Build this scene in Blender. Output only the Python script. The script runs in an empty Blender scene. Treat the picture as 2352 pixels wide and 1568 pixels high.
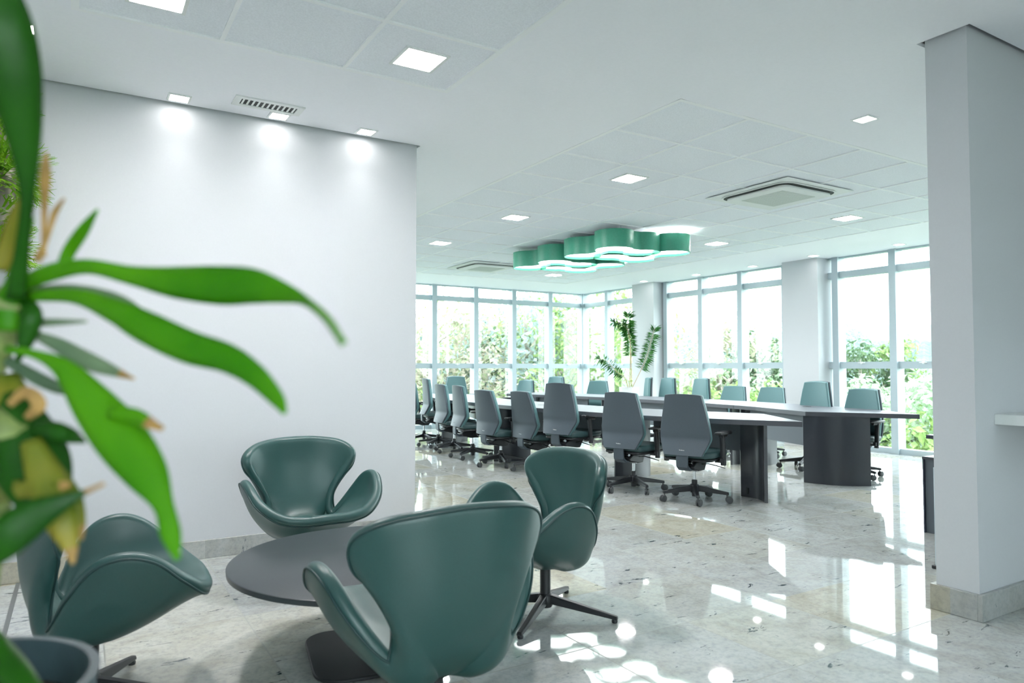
import bpy, bmesh, math, random
import numpy as np
from mathutils import Vector, Matrix
C = bpy.context.scene.collection
S = bpy.context.scene
PI = math.pi
R = math.radians
random.seed(7)

# ------------------------------------------------------------------ camera, sky, exposure
EYE = 1.20
PIT, YAW = R(2.10), R(31.49)
cd = bpy.data.cameras.new('camera')
cam = bpy.data.objects.new('camera', cd); C.objects.link(cam)
cam.location = (0, 0, EYE)
cam.rotation_euler = (PI/2 + PIT, 0, -YAW)
cd.sensor_width = 36; cd.lens = 36*1634/2352
cd.clip_start = .05; cd.clip_end = 300
cd.dof.use_dof = True; cd.dof.focus_distance = 5.0; cd.dof.aperture_fstop = 2.8
S.camera = cam
S.view_settings.view_transform = 'Standard'; S.view_settings.look = 'None'
S.view_settings.gamma = 1; S.view_settings.exposure = 2.55
S.view_settings.use_curve_mapping = False
S.cycles.max_bounces = 10; S.cycles.diffuse_bounces = 7; S.cycles.glossy_bounces = 4
S.cycles.transmission_bounces = 4; S.cycles.transparent_max_bounces = 12
S.cycles.caustics_reflective = False; S.cycles.caustics_refractive = False
S.cycles.sample_clamp_indirect = 6

wd = bpy.data.worlds.new('overcast_sky'); S.world = wd; wd.use_nodes = True
nt = wd.node_tree; bg = nt.nodes['Background']
tc = nt.nodes.new('ShaderNodeTexCoord'); sp = nt.nodes.new('ShaderNodeSeparateXYZ')
cr = nt.nodes.new('ShaderNodeValToRGB')
cr.color_ramp.elements[0].position = .45; cr.color_ramp.elements[0].color = (.80, .88, .88, 1)
cr.color_ramp.elements[1].position = .75; cr.color_ramp.elements[1].color = (.86, .93, 1, 1)
mr = nt.nodes.new('ShaderNodeMapRange'); mr.inputs[1].default_value = -1; mr.inputs[2].default_value = 1
nt.links.new(tc.outputs['Generated'], sp.inputs[0]); nt.links.new(sp.outputs[2], mr.inputs[0])
nt.links.new(mr.outputs[0], cr.inputs[0]); nt.links.new(cr.outputs[0], bg.inputs[0])
bg.inputs[1].default_value = 2.3

# ceiling lamps: strengths of the emitting faces
E_PANEL, E_SPOT, E_PENDANT, W_WASH = 40, 5, 1.25, 1.7

# ------------------------------------------------------------------ materials
def principled(name, col, rough=.5, metal=0, spec=.5, **kw):
    m = bpy.data.materials.new(name); m.use_nodes = True
    b = m.node_tree.nodes['Principled BSDF']
    b.inputs['Base Color'].default_value = (*col, 1)
    b.inputs['Roughness'].default_value = rough; b.inputs['Metallic'].default_value = metal
    b.inputs['Specular IOR Level'].default_value = spec
    for k, v in kw.items(): b.inputs[k].default_value = v
    return m
def N(m, t, **kw):
    n = m.node_tree.nodes.new(t)
    for k, v in kw.items(): setattr(n, k, v)
    return n
def L(m, a, b): m.node_tree.links.new(a, b)
def BS(m): return m.node_tree.nodes['Principled BSDF']
def grain(m, scale, amt, bump=0, dist=.002, coords='Object'):
    """fine colour grain and bump on a principled material"""
    b = BS(m); tcn = N(m, 'ShaderNodeTexCoord'); no = N(m, 'ShaderNodeTexNoise')
    no.inputs['Scale'].default_value = scale; no.inputs['Detail'].default_value = 3
    L(m, tcn.outputs[coords], no.inputs['Vector'])
    c = tuple(b.inputs['Base Color'].default_value)
    r = N(m, 'ShaderNodeValToRGB'); e = r.color_ramp.elements
    e[0].position = .3; e[1].position = .7
    e[0].color = tuple(x*(1-amt) for x in c[:3])+(1,); e[1].color = tuple(min(1, x*(1+amt)) for x in c[:3])+(1,)
    L(m, no.outputs['Fac'], r.inputs[0]); L(m, r.outputs[0], b.inputs['Base Color'])
    if bump:
        bp = N(m, 'ShaderNodeBump'); bp.inputs['Strength'].default_value = bump; bp.inputs['Distance'].default_value = dist
        L(m, no.outputs['Fac'], bp.inputs['Height']); L(m, bp.outputs[0], b.inputs['Normal'])
    return m
def emit(name, col, s):
    m = bpy.data.materials.new(name); m.use_nodes = True; t = m.node_tree; t.nodes.clear()
    e = t.nodes.new('ShaderNodeEmission'); o = t.nodes.new('ShaderNodeOutputMaterial')
    e.inputs[0].default_value = (*col, 1); e.inputs[1].default_value = s; t.links.new(e.outputs[0], o.inputs[0]); return m

M = {}
M['wall'] = grain(principled('painted_wall', (.56, .575, .60), .6, spec=.3), 90, .01, .05, .0006)
M['ceil'] = grain(principled('ceiling_paint', (.90, .905, .945), .8, spec=.2), 60, .01)
M['tile_board'] = grain(principled('mineral_fibre_board', (.85, .87, .915), .9, spec=.1), 110, .05, .35, .002)
M['grid'] = principled('white_grid_bar', (.90, .91, .92), .45)
M['frame'] = grain(principled('white_aluminium', (.40, .48, .52), .4, spec=.5), 40, .01)
M['white'] = grain(principled('white_plastic', (.78, .80, .79), .45), 40, .01)
M['offwhite'] = principled('unit_grille', (.62, .66, .62), .6)
M['slot_shade'] = principled('slot_shade', (.02, .025, .025), .6)  # near-black colour stands in for the shade inside slots and holes
M['leather'] = grain(principled('teal_leather', (.026, .080, .075), .38, spec=.6), 260, .06, .25, .0008)
M['seam'] = principled('dark_seam', (.012, .045, .045), .5)
M['black_metal'] = grain(principled('black_powder_coat', (.02, .021, .024), .45), 300, .1, .1, .0005)
M['black_plastic'] = grain(principled('black_plastic', (.018, .02, .024), .38), 200, .1)
M['shell_grey'] = grain(principled('charcoal_shell', (.068, .088, .108), .55, spec=.4), 420, .14, .3, .0006)
M['chair_fabric'] = grain(principled('teal_vinyl', (.10, .21, .225), .5), 300, .08, .15, .0006)
M['seat_fabric'] = grain(principled('dark_teal_vinyl', (.03, .07, .075), .5), 300, .08, .15, .0006)
M['chrome'] = principled('brushed_chrome', (.6, .62, .64), .25, 1)
M['caster'] = principled('caster_rubber', (.06, .065, .07), .5)
M['caster_rim'] = principled('caster_disc', (.11, .12, .125), .45)
M['table_dark'] = grain(principled('graphite_laminate', (.036, .046, .052), .36, spec=.5), 500, .2, .1, .0004)
M['table_top'] = grain(principled('brushed_grey_laminate', (.13, .14, .165), .38, spec=.6), 120, .12, .05, .0004)
M['table_edge'] = principled('grey_edge_band', (.07, .075, .09), .4)
M['leg_dark'] = grain(principled('dark_laminate_leg', (.028, .032, .042), .28, spec=.7), 500, .2)
M['modesty'] = grain(principled('grey_modesty_board', (.10, .12, .14), .5), 400, .1)
M['green_band'] = grain(principled('green_fabric_band', (.055, .30, .20), .45, spec=.4), 60, .06)
M['leaf'] = None
M['brown'] = grain(principled('dry_leaf', (.42, .24, .07), .7), 60, .3)
M['stem'] = grain(principled('plant_stem', (.22, .28, .08), .6), 40, .3)
M['cane'] = grain(principled('tan_cane', (.50, .36, .20), .7), 40, .2)
M['soil'] = grain(principled('potting_soil', (.03, .022, .015), .9), 40, .4)
M['pot_dark'] = grain(principled('slate_teal_planter', (.05, .085, .10), .5), 30, .1)
M['pot_white'] = principled('white_planter', (.78, .80, .78), .35)
M['bark'] = grain(principled('pale_bark', (.33, .29, .25), .9), 8, .3)
M['text'] = principled('white_print', (.8, .82, .84), .5)
M['blue_edge'] = principled('dark_edge', (.03, .035, .06), .4)
M['glow_panel'] = emit('panel_diffuser', (1, .98, .98), E_PANEL)
M['glow_spot'] = emit('spot_diffuser', (1, .98, .96), E_SPOT)
M['glow_pendant'] = emit('pendant_diffuser', (.95, 1, .98), E_PENDANT)

def leafmat(name, c0, c1, trans=.25, rough=.4):
    m = principled(name, c0, rough, spec=.25); b = BS(m)
    t = N(m, 'ShaderNodeTexCoord'); no = N(m, 'ShaderNodeTexNoise'); no.inputs['Scale'].default_value = 9
    r = N(m, 'ShaderNodeValToRGB'); e = r.color_ramp.elements
    e[0].position = .35; e[1].position = .65; e[0].color = (*c0, 1); e[1].color = (*c1, 1)
    L(m, t.outputs['Object'], no.inputs[0]); L(m, no.outputs['Fac'], r.inputs[0]); L(m, r.outputs[0], b.inputs['Base Color'])
    tr = N(m, 'ShaderNodeBsdfTranslucent'); L(m, r.outputs[0], tr.inputs[0])
    mx = N(m, 'ShaderNodeMixShader'); mx.inputs[0].default_value = trans
    out = [n for n in m.node_tree.nodes if n.type == 'OUTPUT_MATERIAL'][0]
    L(m, b.outputs[0], mx.inputs[1]); L(m, tr.outputs[0], mx.inputs[2]); L(m, mx.outputs[0], out.inputs[0])
    return m
M['leaf'] = leafmat('bright_leaf', (.045, .25, .002), (.10, .36, .004))
M['leaf_dark'] = leafmat('deep_leaf', (.008, .065, .003), (.02, .12, .004), .15)
M['leaf_grey'] = leafmat('grey_green_leaf', (.12, .20, .12), (.20, .28, .16), .15)
M['leaf_yellow'] = leafmat('yellowing_leaf', (.10, .16, .01), (.38, .30, .04), .15)
M['fern'] = leafmat('fern_green', (.10, .30, .01), (.30, .55, .03), .2)
M['podo'] = leafmat('narrow_leaf', (.02, .11, .02), (.06, .24, .035), .2)

def granite(name, tiles=True, k=1.0):
    m = principled(name, (.5, .5, .48), .045, spec=.6); b = BS(m)
    t = N(m, 'ShaderNodeTexCoord'); mp = N(m, 'ShaderNodeMapping'); mp.inputs['Location'].default_value = (-2.485+.59*20, -2.47+.59*20, 0)
    L(m, t.outputs['Object'], mp.inputs[0])
    br = N(m, 'ShaderNodeTexBrick'); br.offset = 0; br.squash = 1
    br.inputs['Scale'].default_value = 1; br.inputs['Brick Width'].default_value = .59; br.inputs['Row Height'].default_value = .59
    br.inputs['Mortar Size'].default_value = .0032 if tiles else 0; br.inputs['Mortar Smooth'].default_value = 0; br.inputs['Bias'].default_value = -.1
    br.inputs['Color1'].default_value = (0, 0, 0, 1); br.inputs['Color2'].default_value = (1, 1, 1, 1); br.inputs['Mortar'].default_value = (.5, .5, .5, 1)
    L(m, mp.outputs[0], br.inputs['Vector'])
    add = N(m, 'ShaderNodeVectorMath', operation='MULTIPLY_ADD')
    add.inputs[1].default_value = (13, 7, 5); L(m, br.outputs['Color'], add.inputs[0]); L(m, t.outputs['Object'], add.inputs[2])
    # tile tint: grey white to beige
    rt = N(m, 'ShaderNodeValToRGB'); e = rt.color_ramp.elements
    e[0].position = 0; e[0].color = (.46*k, .475*k, .47*k, 1); e[1].position = 1; e[1].color = (.50*k, .455*k, .35*k, 1)
    a = e.new(.45); a.color = (.51*k, .53*k, .53*k, 1); a = e.new(.72); a.color = (.50*k, .50*k, .45*k, 1)
    L(m, br.outputs['Color'], rt.inputs[0])
    n1 = N(m, 'ShaderNodeTexNoise'); n1.inputs['Scale'].default_value = 42; n1.inputs['Detail'].default_value = 6; n1.inputs['Roughness'].default_value = .7
    L(m, add.outputs[0], n1.inputs['Vector'])
    r1 = N(m, 'ShaderNodeValToRGB'); e = r1.color_ramp.elements
    e[0].position = .34; e[0].color = (.84, .86, .88, 1); e[1].position = .56; e[1].color = (1.08, 1.08, 1.06, 1)
    L(m, n1.outputs['Fac'], r1.inputs[0])
    mu = N(m, 'ShaderNodeMix', data_type='RGBA', blend_type='MULTIPLY'); mu.inputs[0].default_value = 1
    L(m, rt.outputs[0], mu.inputs[6]); L(m, r1.outputs[0], mu.inputs[7])
    # soft large veins
    n3 = N(m, 'ShaderNodeTexNoise'); n3.inputs['Scale'].default_value = 5; n3.inputs['Detail'].default_value = 5; n3.inputs['Distortion'].default_value = 1.2
    L(m, add.outputs[0], n3.inputs['Vector'])
    r3 = N(m, 'ShaderNodeValToRGB'); e = r3.color_ramp.elements
    e[0].position = .3; e[0].color = (.84, .82, .78, 1); e[1].position = .6; e[1].color = (1, 1, 1, 1)
    L(m, n3.outputs['Fac'], r3.inputs[0])
    mu2 = N(m, 'ShaderNodeMix', data_type='RGBA', blend_type='MULTIPLY'); mu2.inputs[0].default_value = 1
    L(m, mu.outputs[2], mu2.inputs[6]); L(m, r3.outputs[0], mu2.inputs[7])
    # black blue mineral flecks, drawn out in streaks
    mp2 = N(m, 'ShaderNodeMapping'); mp2.inputs['Scale'].default_value = (3.2, 9.5, 1); mp2.inputs['Rotation'].default_value = (0, 0, .5)
    L(m, add.outputs[0], mp2.inputs[0])
    n2 = N(m, 'ShaderNodeTexNoise'); n2.inputs['Scale'].default_value = 1.6; n2.inputs['Detail'].default_value = 7; n2.inputs['Roughness'].default_value = .72; n2.inputs['Distortion'].default_value = .7
    L(m, mp2.outputs[0], n2.inputs['Vector'])
    r2 = N(m, 'ShaderNodeValToRGB'); e = r2.color_ramp.elements
    e[0].position = .62; e[0].color = (0, 0, 0, 1); e[1].position = .645; e[1].color = (1, 1, 1, 1)
    L(m, n2.outputs['Fac'], r2.inputs[0])
    mx = N(m, 'ShaderNodeMix', data_type='RGBA'); mx.inputs[7].default_value = (.03, .06, .075, 1)
    L(m, r2.outputs[0], mx.inputs[0]); L(m, mu2.outputs[2], mx.inputs[6])
    last = mx.outputs[2]
    if tiles:
        mj = N(m, 'ShaderNodeMix', data_type='RGBA'); mj.inputs[7].default_value = (.27, .28, .25, 1)
        L(m, br.outputs['Fac'], mj.inputs[0]); L(m, last, mj.inputs[6]); last = mj.outputs[2]
        ro = N(m, 'ShaderNodeMapRange'); ro.inputs[3].default_value = .035; ro.inputs[4].default_value = .5
        L(m, br.outputs['Fac'], ro.inputs[0]); L(m, ro.outputs[0], b.inputs['Roughness'])
    else: b.inputs['Roughness'].default_value = .3
    L(m, last, b.inputs['Base Color'])
    return m
M['floor'] = granite('polished_granite_tiles')
M['skirt'] = granite('granite_skirting', False, .80)

def glassmat():
    m = bpy.data.materials.new('window_glass'); m.use_nodes = True; t = m.node_tree; t.nodes.clear()
    o = t.nodes.new('ShaderNodeOutputMaterial'); mx = t.nodes.new('ShaderNodeMixShader')
    tr = t.nodes.new('ShaderNodeBsdfTransparent'); tr.inputs[0].default_value = (.94, .98, .97, 1)
    gl = t.nodes.new('ShaderNodeBsdfGlossy'); gl.inputs['Roughness'].default_value = .01
    fr = t.nodes.new('ShaderNodeFresnel'); fr.inputs[0].default_value = 1.45
    ge = t.nodes.new('ShaderNodeNewGeometry'); mm = t.nodes.new('ShaderNodeMapRange'); mm.inputs[3].default_value = 1.45; mm.inputs[4].default_value = 1/1.45
    t.links.new(ge.outputs['Backfacing'], mm.inputs[0]); t.links.new(mm.outputs[0], fr.inputs[0])
    t.links.new(fr.outputs[0], mx.inputs[0]); t.links.new(tr.outputs[0], mx.inputs[1]); t.links.new(gl.outputs[0], mx.inputs[2]); t.links.new(mx.outputs[0], o.inputs[0])
    return m
M['glass'] = glassmat()

# ------------------------------------------------------------------ mesh helpers
class MB:
    def __init__(s): s.v = []; s.f = []; s.mi = []
    def add(s, vs, fs, mi=0):
        o = len(s.v); s.v += [tuple(map(float, p)) for p in vs]
        s.f += [tuple(i+o for i in f) for f in fs]; s.mi += [mi]*len(fs); return s
    def box(s, x0, x1, y0, y1, z0, z1, M4=None, mi=0):
        p = [(x0,y0,z0),(x1,y0,z0),(x1,y1,z0),(x0,y1,z0),(x0,y0,z1),(x1,y0,z1),(x1,y1,z1),(x0,y1,z1)]
        if M4 is not None: p = [M4 @ Vector(q) for q in p]
        return s.add(p, [(0,3,2,1),(4,5,6,7),(0,1,5,4),(1,2,6,5),(2,3,7,6),(3,0,4,7)], mi)
    def prism(s, pts, z0, z1, M4=None, mi=0):
        n = len(pts)
        a = sum(pts[i][0]*pts[(i+1)%n][1]-pts[(i+1)%n][0]*pts[i][1] for i in range(n))
        if a < 0: pts = pts[::-1]
        p = [(x,y,z0) for x,y in pts]+[(x,y,z1) for x,y in pts]
        if M4 is not None: p = [M4 @ Vector(q) for q in p]
        return s.add(p, [tuple(range(n))[::-1], tuple(range(n,2*n))]+[(i,(i+1)%n,n+(i+1)%n,n+i) for i in range(n)], mi)
    def tube(s, path, r, n=8, cap=True, mi=0, flat=1.0):
        path = [Vector(p) for p in path]; k = len(path)
        rs = r if isinstance(r, (list, tuple)) else [r]*k
        vs = []; prev = None
        for i, p in enumerate(path):
            d = (path[min(i+1,k-1)]-path[max(i-1,0)]).normalized()
            if prev is None:
                a = Vector((0,0,1)) if abs(d.z) < .9 else Vector((1,0,0))
                u = d.cross(a).normalized()
            else: u = (prev - d*prev.dot(d)).normalized()
            w = d.cross(u); prev = u
            for j in range(n):
                t = 2*PI*j/n; vs.append(p+u*math.cos(t)*rs[i]+w*math.sin(t)*rs[i]*flat)
        fs = [(i*n+j, i*n+(j+1)%n, (i+1)*n+(j+1)%n, (i+1)*n+j) for i in range(k-1) for j in range(n)]
        if cap: fs += [tuple(range(n))[::-1], tuple(range((k-1)*n, k*n))]
        return s.add(vs, fs, mi)
    def lathe(s, prof, n=32, M4=None, mi=0, cx=0, cy=0):
        vs = [(cx+r*math.cos(2*PI*j/n), cy+r*math.sin(2*PI*j/n), z) for r, z in prof for j in range(n)]
        if M4 is not None: vs = [M4 @ Vector(q) for q in vs]
        k = len(prof)
        fs = [(i*n+j, i*n+(j+1)%n, (i+1)*n+(j+1)%n, (i+1)*n+j) for i in range(k-1) for j in range(n)]
        fs += [tuple(range(n))[::-1], tuple(range((k-1)*n, k*n))]
        return s.add(vs, fs, mi)
    def build(s, name, mat, parent=None, smooth=False, bevel=0, seg=2, sub=0, fix=True):
        me = bpy.data.meshes.new(name); me.from_pydata(s.v, [], s.f)
        for m in (mat if isinstance(mat, (list, tuple)) else [mat]): me.materials.append(M[m] if isinstance(m, str) else m)
        if any(s.mi): me.polygons.foreach_set('material_index', s.mi)
        if fix:
            bm = bmesh.new(); bm.from_mesh(me); bmesh.ops.recalc_face_normals(bm, faces=bm.faces); bm.to_mesh(me); bm.free()
        if smooth:
            me.shade_smooth()
            if smooth is not True: me.set_sharp_from_angle(angle=R(smooth))
        o = bpy.data.objects.new(name, me); C.objects.link(o)
        if parent is not None: o.parent = parent
        if bevel:
            b = o.modifiers.new('bevel', 'BEVEL'); b.width = bevel; b.segments = seg; b.limit_method = 'ANGLE'; b.angle_limit = R(40)
            if not smooth: me.shade_smooth(); me.set_sharp_from_angle(angle=R(50))
        if sub:
            q = o.modifiers.new('sub', 'SUBSURF'); q.levels = sub; q.render_levels = sub
        return o
def tag(o, label=None, cat=None, group=None, kind=None):
    for k, v in (('label', label), ('category', cat), ('group', group), ('kind', kind)):
        if v: o[k] = v
    return o
def empty(name, loc=(0,0,0), rz=0, label=None, cat=None, group=None, kind=None):
    o = bpy.data.objects.new(name, None); C.objects.link(o); o.empty_display_size = .1
    o.location = loc; o.rotation_euler = (0, 0, rz)
    return tag(o, label, cat, group, kind)
def dup(root, loc, rz, label=None, group=None):
    def cp(o, parent):
        c = o.copy(); C.objects.link(c)
        if parent is not None: c.parent = parent
        for ch in list(o.children): cp(ch, c)
        return c
    r = cp(root, None); r.location = loc; r.rotation_euler = (0, 0, rz)
    if label: r['label'] = label
    if group: r['group'] = group
    return r
def spline(P, n, closed=False):
    """Catmull-Rom through points, n samples per segment"""
    P = np.asarray(P, float); k = len(P); out = []
    segs = k if closed else k-1
    for i in range(segs):
        if closed: a, b, c, d = P[(i-1)%k], P[i], P[(i+1)%k], P[(i+2)%k]
        else:
            b, c = P[i], P[i+1]; a = P[i-1] if i else 2*b-c; d = P[i+2] if i+2 < k else 2*c-b
        for j in range(n):
            t = j/n
            out.append(.5*((2*b)+(c-a)*t+(2*a-5*b+4*c-d)*t*t+(-a+3*b-3*c+d)*t**3))
    if not closed: out.append(P[-1])
    return np.array(out)
FW = Vector((math.sin(YAW)*math.cos(PIT), math.cos(YAW)*math.cos(PIT), math.sin(PIT)))
RT = Vector((math.cos(YAW), -math.sin(YAW), 0)); UP = RT.cross(FW)
def at(x, y, d):
    """point seen at photo pixel x, y at a distance d along the view"""
    return Vector((0, 0, EYE)) + (FW + RT*((x-1176)/1634) - UP*((y-784)/1634))*d

# ------------------------------------------------------------------ room shell
HC = 2.86; YW = 4.88; XW = 9.8; YF = 12.9
X0, Y0 = -1.6, -2.6
def struct(o, kind='structure'): o['kind'] = kind; return o
def slab(mb, x0, x1, y0, y1, z0, z1): mb.box(x0, x1, y0, y1, z0, z1)

fl = MB(); fl.box(X0-.2, XW+.12, Y0-.2, YF+.12, -.12, 0); struct(fl.build('floor', 'floor'))
w = MB(); w.box(X0-.2, 2.15, YW, YW+.2, 0, HC+.15); struct(w.build('wall_left', 'wall'))
w = MB(); w.box(3.68, XW-.0, 1.756, 1.955, 0, HC+.15); struct(w.build('wall_right', 'wall'))
w = MB(); w.box(X0-.2, X0, Y0, YW, 0, HC+.15); struct(w.build('wall_corner', 'wall'))
w = MB(); w.box(1.0, 1.15, YW+.2, YF+.1, 0, HC+.15); struct(w.build('wall_inner', 'wall'))
w = MB(); w.box(7.2, 7.35, Y0, 1.756, 0, HC+.15); struct(w.build('wall_side', 'wall'))
# unseen rear wall; its two openings are added for fill daylight
w = MB()
w.box(X0-.2, 7.35, Y0-.2, Y0, 0, .5); w.box(X0-.2, 7.35, Y0-.2, Y0, 2.5, HC+.15)
for a, b in ((X0-.2, -1.2), (1.2, 3.4), (4.3, 7.35)): w.box(a, b, Y0-.2, Y0, .5, 2.5)
struct(w.build('wall_rear', 'wall'))
# granite skirting
w = MB(); w.box(X0, 2.15+.018, YW-.018, YW, 0, .115)
w.box(2.15, 2.168, YW, YW+.2, 0, .115); struct(w.build('baseboard_left', 'skirt', bevel=.003))
w = MB(); w.box(3.68-.022, 7.2, 1.756-.022, 1.756, 0, .125); w.box(3.68-.022, 3.68, 1.756, 1.955+.022, 0, .125); w.box(3.68, XW-.05, 1.955, 1.955+.022, 0, .125)
struct(w.build('baseboard_right', 'skirt', bevel=.003))
w = MB(); w.box(-.262, -.242, Y0, YW-.02, 0, .0015); M['strip'] = principled('grey_floor_strip', (.16, .17, .17), .4)
struct(w.build('trim_1', 'strip'))
w = MB(); w.box(X0, 2.2, Y0+.0, Y0+.018, 0, .115); struct(w.build('baseboard_rear', 'skirt'))

# plaster ceiling with openings for the tile fields and a shadow gap round the walls
T = .635; LX, LY = 1.87, 3.81; RX, RY = 3.17, 3.17; RNX, RNY = 8, 13
holes = [(LX-4*T+T, LX, LY-7*T, LY), (RX, RX+RNX*T, RY, RY+RNY*T),
         (X0-.2, 2.15+.022, YW-.022, YW+.2), (3.68-.028, XW, 1.756-.028, 1.955+.028)]
xs = sorted({X0-.2, XW+.1, *[h[0] for h in holes], *[h[1] for h in holes]}); ys = sorted({Y0-.2, YF+.1, *[h[2] for h in holes], *[h[3] for h in holes]})
cm = MB()
for i in range(len(xs)-1):
    for j in range(len(ys)-1):
        cx, cy = (xs[i]+xs[i+1])/2, (ys[j]+ys[j+1])/2
        if any(h[0] < cx < h[1] and h[2] < cy < h[3] for h in holes): continue
        cm.box(xs[i], xs[i+1], ys[j], ys[j+1], HC, HC+.02)
cm.box(X0-.3, XW+.3, Y0-.3, YF+.3, HC+.15, HC+.2)
struct(cm.build('ceiling', 'ceil', fix=False))
def tilefield(x0, y0, nx, ny):
    b = MB(); b.box(x0, x0+nx*T, y0, y0+ny*T, HC+.006, HC+.03)
    struct(b.build('ceiling_tiles', 'tile_board'))
    g = MB(); hw = .011
    for i in range(nx+1):
        e = .016 if i in (0, nx) else hw
        g.box(x0+i*T-e, x0+i*T+e, y0-.016, y0+ny*T+.016, HC-.003, HC+.0065)
    for j in range(ny+1):
        e = .016 if j in (0, ny) else hw
        g.box(x0-.016, x0+nx*T+.016, y0+j*T-e, y0+j*T+e, HC-.0031, HC+.0064)
    struct(g.build('ceiling_grid', 'grid', fix=False))
tilefield(LX-3*T, LY-7*T, 3, 7); tilefield(RX, RY, RNX, RNY)

# pillars between the windows
p = MB(); p.box(9.5, XW+.12, 6.70, 7.33, 0, HC+.12); struct(p.build('pillar', 'wall'))
p = MB(); p.box(9.5, XW+.12, 10.27, 10.89, 0, HC+.12); struct(p.build('pillar', 'wall'))

# ---- windows: frame, rails, panes
def window(name, axis, c, a0, a1, mull, sill=.02, fin=.0, z1=HC+.1):
    """axis 'x': plane x=c running along y; 'y': plane y=c running along x"""
    root = empty(name, (0,0,0), kind='structure')
    def bx(mb, a, b, d0, d1, z0, zz):
        if axis == 'x': mb.box(c+d0, c+d1, a, b, z0, zz)
        else: mb.box(a, b, c+d0, c+d1, z0, zz)
    fr = MB(); D0, D1 = -.05, .07
    bx(fr, a0, a1, D0, D1, 0, .075); bx(fr, a0, a1, D0, D1, 1.185, 1.285); bx(fr, a0, a1, D0, D1, 2.545, 2.64); bx(fr, a0, a1, D0, D1, HC-.02, z1)
    fr.build('window_frame', 'frame', root, fix=False)
    for m in mull:
        q = MB(); bx(q, m-.05, m+.05, -.09, .09, .0, z1); bx(q, m+.05, m+.085, -.03, .03, .075, z1)
        q.build('mullion', 'frame', root, fix=False)
    edges = sorted([a0]+list(mull)+[a1])
    for i in range(len(edges)-1):
        if edges[i+1]-edges[i] < .12: continue
        g = MB(); bx(g, edges[i], edges[i+1], .009, .015, .075, z1); g.build('pane', 'glass', root)
    for i in range(len(edges)-1):   # tilt catch on the rail
        if edges[i+1]-edges[i] < .6: continue
        h = MB(); mm = (edges[i]+edges[i+1])/2+.05
        bx(h, mm-.05, mm+.05, -.075, -.05, 1.262, 1.275); bx(h, mm-.015, mm+.015, -.07, -.05, 1.25, 1.285)
        h.build('handle', 'white', root, bevel=.004)
    return root
window('window_1', 'x', XW, 1.955, 6.70, [2.15, 3.03, 3.9, 4.79, 5.68, 6.56])
window('window_2', 'x', XW, 7.33, 10.27, [7.46, 8.37, 9.28, 10.18])
window('window_3', 'x', XW, 10.89, YF, [11.98, YF-.05])
window('window_4', 'y', YF, 1.15, XW, [2.3, 3.24, 4.18, 5.12, 6.05, 6.99, 7.91, 8.84, XW-.06])
window('added_fill_window_5', 'y', Y0-.1, -1.2, 1.2, [-.4, .4])  # unseen window, added to let fill daylight into the near room
window('added_fill_window_6', 'y', Y0-.1, 3.4, 4.3, [3.85])  # unseen window, added to brighten the right wall and its end

# ------------------------------------------------------------------ ceiling fixtures
def square_light(name, s, z, mat, frame=.018):
    root = empty(name)
    f = MB(); h = s/2; k = h+frame
    for a in ((-k,k,-k,-h),(-k,k,h,k),(-k,-h,-h,h),(h,k,-h,h)): f.box(*a, -.008, 0)
    f.build('frame', 'white', root, fix=False)
    d = MB(); d.box(-h, h, -h, h, -.005, 0); d.build('diffuser', mat, root)
    root['category'] = 'ceiling light'
    return root
PL = square_light('panel_light', .215, HC, 'glow_panel')
panels = [
 (LX-2.5*T, LY-.5*T, HC+.006, 'square panel light at the upper left, cut off by the top edge of the photo'),
 (LX-.5*T, LY-.5*T, HC+.006, 'large square panel light in the near ceiling tiles, right of the cut-off one'),
 (RX+1.5*T, RY+2.5*T, HC+.006, 'square panel light left of the near air conditioner, nearest of the meeting room ones'),
 (RX+1.5*T, RY+5.5*T, HC+.006, 'square panel light in the ceiling tiles above the left part of the green lamps'),
 (RX+1.5*T, RY+8.5*T, HC+.006, 'square panel light nearest the free end of the white wall'),
 (RX+6.5*T, RY+2.5*T, HC+.006, 'square panel light to the right of and beyond the near air conditioner'),
 (RX+6.5*T, RY+5.5*T, HC+.006, 'square panel light just to the right of the green lamps'),
 (RX+6.5*T, RY+8.5*T, HC+.006, 'square panel light peeking out behind the green lamps'),
 (6.20, 6.28, HC+.006, 'bright ceiling light right above the rightmost green lamp lobe'),
 (RX+6.5*T, RY+11.5*T, HC+.006, 'farthest square panel light near the far window wall')]
for i, (x, y, z, lab) in enumerate(panels):
    o = PL if i == 0 else dup(PL, (x, y, z), 0)
    o.location = (x, y, z); o['label'] = lab; o['group'] = 'square panel lights in the ceiling tiles'
SL = square_light('recessed_spotlight', .105, HC, 'glow_spot', .012)
spots = [
 (.51, YW-.125, 'leftmost of three small square spotlights washing the white wall'),
 (1.11, YW-.125, 'small square spotlight washing the wall right under the air vent'),
 (1.71, YW-.125, 'rightmost of three small square spotlights washing the white wall'),
 (-.26, 4.15, 'small square spotlight at the upper left corner half hidden by a leaf'),
 (4.46, 2.77, 'small square spotlight in the plain ceiling beside the right-hand column'),
 (9.42, 5.40, 'small spotlight along the window wall, right one above the right windows'),
 (9.30, 6.62, 'small spotlight at the right edge of the white pillar'),
 (9.42, 7.83, 'small spotlight above the window left of the nearer pillar'),
 (9.42, 9.07, 'small spotlight above the middle windows, second from the far pillar'),
 (9.28, 10.30, 'farthest small spotlight, above the far pillar')]
for i, (x, y, lab) in enumerate(spots):
    o = SL if i == 0 else dup(SL, (x, y, HC), 0)
    o.location = (x, y, HC); o['label'] = lab; o['group'] = 'small square spotlights'
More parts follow.
